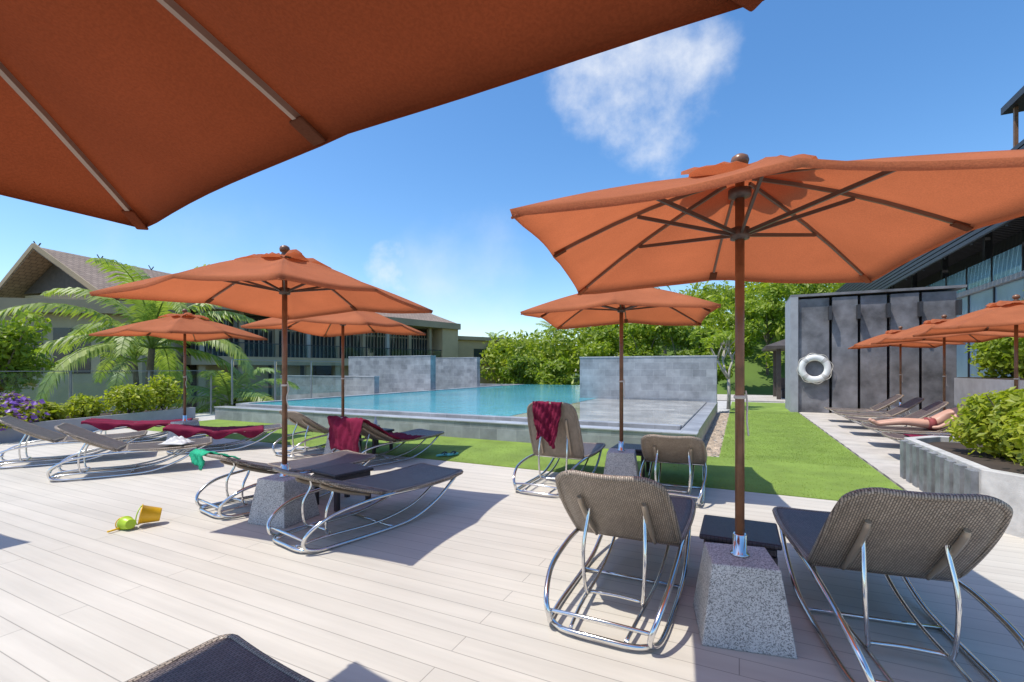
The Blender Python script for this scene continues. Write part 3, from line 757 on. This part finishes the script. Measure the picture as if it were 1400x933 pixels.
# ------------------------------------------------------------------ buildings, left
def bldg_main():
    g = thing('hotel_building','long two-storey olive hotel wing with dark glazing and slats behind the pool','building',(-21.5,32,0),math.atan2(16,14))
    L = 22.5
    MB().box(0,L,1.6,9,-3,5.5).build('wall', m_dark, g)
    MB().box(-1.2,L+.6,-1.3,9.5,5.55,6.15).build('roof_slab', m_olive2, g)
    rf = MB(); rf.add([(8,-1,6.16),(L+.5,-1,6.16),(L+.5,8,6.16),(8,8,6.16),(10,3.5,8.0),(L-1.5,3.5,8.0)],[(0,1,5,4),(2,3,4,5),(1,2,5),(3,0,4)]); rf.build('roof', m_roof, g)
    MB().box(-.6,L+.3,-.9,1.55,1.75,2.35).build('balcony_slab', m_olive, g)
    for i in range(10):
        x = .1+i*2.45
        MB().box(x-.14,x+.14,-.6,-.32,2.36,5.54).build('column', m_olive2 if i % 3 else m_pale, g)
        MB().box(x-.2,x+.2,-.6,-.2,-3,1.74).build('column', m_olive, g)
    for i in range(9):
        x = .1+i*2.45
        wd = MB().box(x+.12,x+2.3,1.5,1.56,2.4,5.3).build('window', m_bglass, g)
        fr = MB()
        for k in range(7): fr.box(x+.12+k*.35,x+.18+k*.35,1.38,1.49,2.4,5.3)
        fr.box(x+.05,x+2.4,1.36,1.379,4.5,4.62)
        fr.build('mullions', m_slat, wd)
        MB().box(x+.18,x+2.28,-.84,-.82,2.37,3.3).build('balcony_glass', m_glass, g)
    for i in (0,1,2,4,5,7): MB().box(.3+i*2.45,2.4+i*2.45,.6,.9,-3,1.74).build('lower_wall', m_olive, g)
    MB().box(L-1.6,L+.5,-1.0,1.5,2.36,5.54).build('end_block', m_brown, g)
    MB().box(-.6,L-1.65,-.92,-.86,3.3,3.36).build('handrail', m_steel, g)
bldg_main()
def annex():
    g = thing('annex_building','plain brown annex block at the right end of the hotel wing','building',(-8.3,48.5,0),math.atan2(7,10.0))
    MB().box(0,8.5,0,6,-3,4.6).build('wall', m_brown, g)
    MB().box(-.3,8.8,-.4,6.3,4.61,5.0).build('roof_slab', m_olive2, g)
    for i in range(2):
        o = MB().box(1.2+3.8*i,3.0+3.8*i,-.03,.05,2.4,3.7).build('window', m_bglass, g)
        MB().box(1.0+3.8*i,3.2+3.8*i,-.3,-.032,2.0,2.35).build('sill', m_olive2, o)
annex()
def gable_house():
    g = thing('gabled_house','house with a brown tiled gable roof behind the palm at top left','building',(-30.3,30.5,0),math.atan2(12,3.4))
    L = 17; Wd = 5.0; ZR = 9.3; ZE = 6.2
    MB().box(.8,L,-3.6,3.6,-3,6.5).build('wall', m_olive, g)
    r = MB()
    for sx in (-1,1):
        a_ = [(-.7,0,ZR),(L+.5,0,ZR),(L+.5,sx*Wd,ZE),(-.3,sx*Wd,ZE)]
        n_ = [(x,y,z-.22) for x,y,z in a_]
        r.add(a_+n_, [(0,1,2,3),(7,6,5,4),(0,3,7,4),(1,5,6,2),(3,2,6,7)] if sx < 0 else [(3,2,1,0),(4,5,6,7),(4,7,3,0),(2,6,5,1),(7,6,2,3)])
    rf = r.build('roof', m_roof, g)
    gb = MB(); gb.add([(.7,-3.6,6.6),(.7,3.6,6.6),(.7,0,8.9)],[(0,1,2)]); gb.build('gable_end', m_dark, g)
    bb = MB()
    for sx in (-1,1): bb.bar((-.7,0,ZR+.05),(-.3,sx*Wd,ZE+.02),.1,.3)
    bb.build('bargeboard', m_olive2, rf)
    for i in range(5):
        x = -.5+i*3.6; q = MB(); q.bar((x,-.08,ZR-.1),(x-.15,.08,ZR+.32),.045,.06); q.bar((x,.08,ZR-.1),(x+.13,-.08,ZR+.26),.045,.06); q.build('ridge_ornament', m_dark, rf)
gable_house()
def block_left():
    g = thing('flat_roofed_block','flat-roofed olive block below the gabled house at left','building',(-31,25.5,0),R(12))
    MB().box(0,9.5,0,5,-3,4.6).build('wall', m_olive, g)
    MB().box(-.5,10,-.7,5.3,4.61,5.35).build('roof_slab', m_olive2, g)
    for i in range(4):
        w_ = MB().box(.5+2.3*i,2.3+2.3*i,-.04,.05,1.2,3.8).build('window', m_bglass, g)
        MB().box(1.36+2.3*i,1.44+2.3*i,-.09,-.042,1.2,3.8).build('mullion', m_dark, w_)
block_left()

# ------------------------------------------------------------------ right side
def slab_wall():
    g = thing('slab_wall','dark stone wall of tall upright slabs behind the right-hand loungers','wall',(0,0,0),RZ)
    MB().box(1.78,5.9,18.75,20,0,3.75).build('core', m_blackgap, g)
    MB().box(1.55,1.775,18.3,20.3,0,3.87).build('end_panel', m_greywall, g)
    MB().box(1.56,6.05,18.3,20.3,3.871,3.95).build('top_cap', m_black, g)
    xs = [(1.78,2.66),(2.74,3.42),(3.50,4.18),(4.26,4.96),(5.04,5.85)]
    for i,(a_,b_) in enumerate(xs):
        MB().box(a_,b_,18.40-.05*(i % 2),18.745,0,3.8).build('slab', m_black, g, bevel=.01)
        MB().box(b_-.05,b_+.03,18.10,18.34,3.05,3.5).build('bracket', m_steel, g)
slab_wall()
def lifebuoy():
    p = W(18.29,2.24,1.47); g = thing('lifebuoy','white life ring hanging on the dark slab wall','life ring',p,RZ)
    R0, r0 = .365,.105
    def tor(u,v):
        a_ = u*2*math.pi; b_ = v*2*math.pi
        return ((R0+r0*math.cos(b_))*math.cos(a_), r0*.7*math.sin(b_), (R0+r0*math.cos(b_))*math.sin(a_))
    MB().grid(40,12,tor).build('ring', m_buoy, g, True)
    for k in range(4):
        a0 = k*math.pi/2+math.pi/4
        def band(u,v):
            a_ = a0+(u-.5)*.28; b_ = v*2*math.pi; rr = r0*1.03
            return ((R0+rr*math.cos(b_))*math.cos(a_), rr*.7*math.sin(b_), (R0+rr*math.cos(b_))*math.sin(a_))
        MB().grid(4,12,band).build('band', m_band, g, True)
    MB().tube([((.49+.022*math.sin(8*t_))*math.cos(t_),-.04,(.49+.022*math.sin(8*t_))*math.sin(t_)) for t_ in [i*2*math.pi/60 for i in range(61)]],.011,5).build('grab_rope', m_rope, g, True)
lifebuoy()
def planter_right():
    g = thing('planter','large faceted concrete planter full of lime shrubs at the right edge','planter',(0,0,0),RZ)
    po = [(2.0,5.75),(2.45,5.2),(4.4,5.2),(4.8,5.6),(4.8,8.0),(4.4,8.4),(2.4,8.4),(2.0,8.0)]
    cx, cy = 3.4,6.8
    pi_ = [(cx+(x-cx)*.93, cy+(y-cy)*.94) for x,y in po]; n = 8
    vs = [(x,y,0) for x,y in po]+[(x,y,.53) for x,y in po]+[(x,y,.53) for x,y in pi_]+[(x,y,.40) for x,y in pi_]
    fs = []
    for i in range(n):
        j = (i+1) % n
        fs += [(i,j,j+n,i+n),(i+n,j+n,j+2*n,i+2*n),(i+2*n,j+2*n,j+3*n,i+3*n)]
    MB().add(vs,fs).build('shell', m_conc, g, bevel=.008)
    MB().prism(pi_,.30,.46).build('soil', m_soil, g)
    b = MB()
    for k in range(9): b.box(1.945,1.998,5.80+k*.25,5.80+k*.25+.15,.0,.50)
    b.build('ribbing', m_concd, g)
planter_right()
for s_,t_,r,h,lab in [(5.9,2.9,.72,.9,'lime shrub at the front corner of the right planter'),(7.1,2.9,.72,1.1,'lime shrub at the lawn-side rear of the right planter'),(5.95,3.8,.85,1.18,'lime shrub at the outer side of the right planter'),(7.6,3.9,.8,1.15,'lime shrub at the far back of the right planter')]:
    shrub(lab, W(s_,t_,.40), r, h, m_leaf_s, 9000, .085, 'lime shrubs in the right planter')
rk = MB(); rk.lathe([(.05,0),(.55,.05),(.7,.3),(.6,.55),(.3,.72),(.05,.76)],9); rk.v = [(x*(1+.15*math.sin(5*y+z*4)),y*(1+.12*math.cos(4*x)),z) for x,y,z in rk.v]
tag(rk.build('boulder', m_rock, None, True, loc=W(13.6,6.6,1.2)), 'round brown boulder behind the right planter', 'boulder')
MB_ = thing('planter','raised bed behind the right-hand row of loungers','planter',(0,0,0),RZ)
MB().box(5.6,7.6,8.8,17.8,0,1.2).build('walls', m_greywall, MB_)
MB().box(5.65,7.55,8.85,17.75,1.201,1.22).build('soil', m_soil, MB_)
for i,(s_,t_,h) in enumerate([(9.6,6.3,1.5),(11.2,6.6,2.6),(12.5,6.7,3.0),(15.0,6.6,2.8),(16.6,6.4,1.8)]):
    shrub('green bush in the raised bed on the right, number counted from the front: '+['first','second','third','fourth','fifth'][i], W(s_,t_,1.2), 1.05, h, m_leaf_m, 3600, .16, 'bushes in the raised bed')
def hotel_right():
    g = thing('terrace_building','tall right-hand building with glass balustrade and dark slatted overhang','building',(0,0,0),RZ)
    MB().box(8.0,16,14,42,-3,4.3).build('wall', m_bluewall, g)
    MB().box(7.85,16,13.9,42.1,4.31,4.48).build('floor_slab', m_greywall, g)
    for i in range(14):
        s0 = 14+2*i
        MB().box(7.93,7.95,s0+.05,s0+1.95,4.49,5.35).build('glass_panel', m_bglassr, g)
        MB().box(7.9,7.97,s0-.025,s0+.025,4.49,5.4).build('balustrade_post', m_steel, g)
        MB().box(7.96,7.995,s0-.04,s0+.04,0,4.30).build('wall_mullion', m_steel, g)
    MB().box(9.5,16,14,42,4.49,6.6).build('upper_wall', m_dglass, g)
    for i in range(7): MB().box(8.1,8.3,15+4*i,15.2+4*i,4.49,6.6).build('column', m_steel, g)
    lv = MB()
    for i in range(99): lv.box(6.5,13,13+.298*i,13.2+.298*i,6.86,7.1)
    lv.build('louvres', m_steel, g)
    fs_ = MB()
    for i in range(12): fs_.box(6.36+.0*i,6.44,12.8,42.6,5.35+.155*i,5.465+.155*i)
    fs_.build('fascia_slats', m_steel, g)
    for i in range(15): MB().box(6.45,6.49,12.9+2.1*i,12.96+2.1*i,5.3,7.2).build('slat_post', m_steel, g)
    for t_ in (6.6,8.2,10,12): MB().box(t_-.08,t_+.08,12.8,42.6,6.62,6.855).build('roof_beam', m_steel, g)
hotel_right()
def upper_right():
    g = thing('upper_storey','dark brown upper storey with steel posts at the top right edge','building',(0,0,0),RZ)
    MB().box(8.4,14,12,22.2,8.3,8.65).build('floor_slab', M('brown_fascia',(.25,.13,.07),.5), g)
    MB().box(9.0,14,12.2,22,8.66,10.4).build('glazing', m_bglass, g)
    MB().box(8.3,14,11.8,22.4,10.41,10.65).build('roof_slab', m_steel, g)
    for i in range(8): MB().box(8.45,8.55,12.2+1.38*i,12.3+1.38*i,8.66,10.4).build('post', m_timber, g)
    for i in range(3): MB().box(9,9.3,12.5+4.5*i,12.8+4.5*i,7.11,8.29).build('column', m_steel, g)
upper_right()
def pavilion():
    p = W(27,3.0); g = thing('pavilion','small dark open pavilion at the far end of the lawn','pavilion',p,RZ)
    for a_ in (-1.3,1.3):
        for b_ in (-1.3,1.3): MB().box(a_-.09,a_+.09,b_-.09,b_+.09,-.05,2.4).build('post', m_dark, g)
    r = MB(); r.add([(-1.9,-1.9,2.41),(1.9,-1.9,2.41),(1.9,1.9,2.41),(-1.9,1.9,2.41),(-1.9,-1.9,2.55),(1.9,-1.9,2.55),(1.9,1.9,2.55),(-1.9,1.9,2.55),(0,0,3.3)],[(3,2,1,0),(0,1,5,4),(1,2,6,5),(2,3,7,6),(3,0,4,7),(4,5,8),(5,6,8),(6,7,8),(7,4,8)]); r.build('roof', m_dark, g)
    MB().box(-1.2,1.2,1.0,1.2,-.05,1.0).build('back_panel', m_dark, g)
    MB().box(-1.1,1.1,-.3,.9,-.05,.4).build('daybed', m_wick2, g)
pavilion()
struct(MB().box(-3,8,24.002,29.5,-.034,.006).build('far_path', m_pave, rz=RZ))

def frangipani():
    g = thing('frangipani_tree','small bare-branched pale tree at the right end of the pool wall','tree',W(18.6,-.35))
    mb = MB(); tips = []
    def br(p,d,L,r,k):
        q = p+d*L; mb.tube([p,p.lerp(q,.5)+Vector((random.uniform(-.04,.04),random.uniform(-.04,.04),0)),q],[r,r*.85,r*.7],6)
        if k == 0: tips.append(q); return
        for i in range(3):
            a_ = random.uniform(0,6.28); n_ = (d+Vector((math.cos(a_),math.sin(a_),.25))*.75).normalized(); br(q,n_,L*.72,r*.65,k-1)
    br(Vector((0,0,0)),Vector((0,0,1)),1.1,.07,3); mb.build('trunk', m_trunkp, g, True)
    mobj('crown', leaf_cloud('crown',[(p.x,p.y,p.z,.22,.22,.18) for p in tips],420,.22,.09,m_leaf_m,.2), g)
frangipani()

# ------------------------------------------------------------------ hill and trees beyond
PXT = [600,690,790,850,900,1000,1100,1200,1350,1500]
ZT = [2.0,4.0,5.6,8.2,10.4,12.4,13.6,14.4,14.5,14.5]
def ztop(px): return float(np.interp(px,PXT,ZT))
def hillz(px,Y):
    k = min(1,max(0,(Y-30)/30)); k = k*k*(3-2*k)
    return -3.05 + k*max(0,(ztop(px)-5.2)*Y/60+3.0) if Y < 75 else -3.05+max(0,(ztop(px)-5.2)*1.25+3)*(1-.3*(Y-75)/75)
def hp(px,Y): return Vector(((px-700)/640*Y, Y, hillz(px,Y)))
struct(MB().grid(36,24,lambda u,v: hp(560+1000*u, 30+120*v)).build('hill', m_hill, None, True))
bl = []
for i in range(300):
    px = random.uniform(660,1300); Y = random.uniform(42,80); p = hp(px,Y); r = random.uniform(.7,2.1); hgt = random.uniform(1.4,5.4)
    bl.append((p.x,p.y,p.z+hgt,r*1.15,r*1.15,r*.9))
me = leaf_cloud('forest', bl, 52000, .55, .26, m_leaf_h, .6)
tag(mobj('forest', me), 'dense green wooded hillside rising behind the pool wall', 'forest', kind='stuff')
tl = [(715,40,5.2,2.0,'d'),(760,36,5.0,1.8,'m'),(690,52,6.4,2.4,'m'),(825,42,7.2,2.6,'m'),(880,40,7.8,2.7,'m'),(930,38,7.6,2.6,'d'),(965,34,7.2,2.3,'m'),(1010,40,8.8,2.8,'m'),(1050,44,9.6,3.0,'m')]
ords = ['first','second','third','fourth','fifth','sixth','seventh','eighth','ninth']
order = sorted(range(len(tl)), key=lambda i: tl[i][0])
for rank, i in enumerate(order):
    px,Y,h,r,k = tl[i]; z = hillz(px,Y)-.3
    tree('leafy green tree behind the pool walls, %s from the left' % ords[rank], ((px-700)/640*Y,Y,z), h+(-z)*.25, r, m_leaf_m if k == 'm' else m_leaf_d, 4000, .34, group='trees behind the pool walls')
palm('tall thin coconut palm above the trees at centre',((752-700)/640*55,55,-3),8.6,2.6,14,(.5,0),22,.1,.7)
palm('tall leaning coconut palm above the trees right of centre',((912-700)/640*46,46,hillz(912,46)-.2),9.6,3.0,15,(-1.6,0),24,.1,.7)
palm('coconut palm showing over the hotel wing roof end',((672-700)/640*70,70,-3),8.4,2.6,13,(.3,0),20,.1,.7)
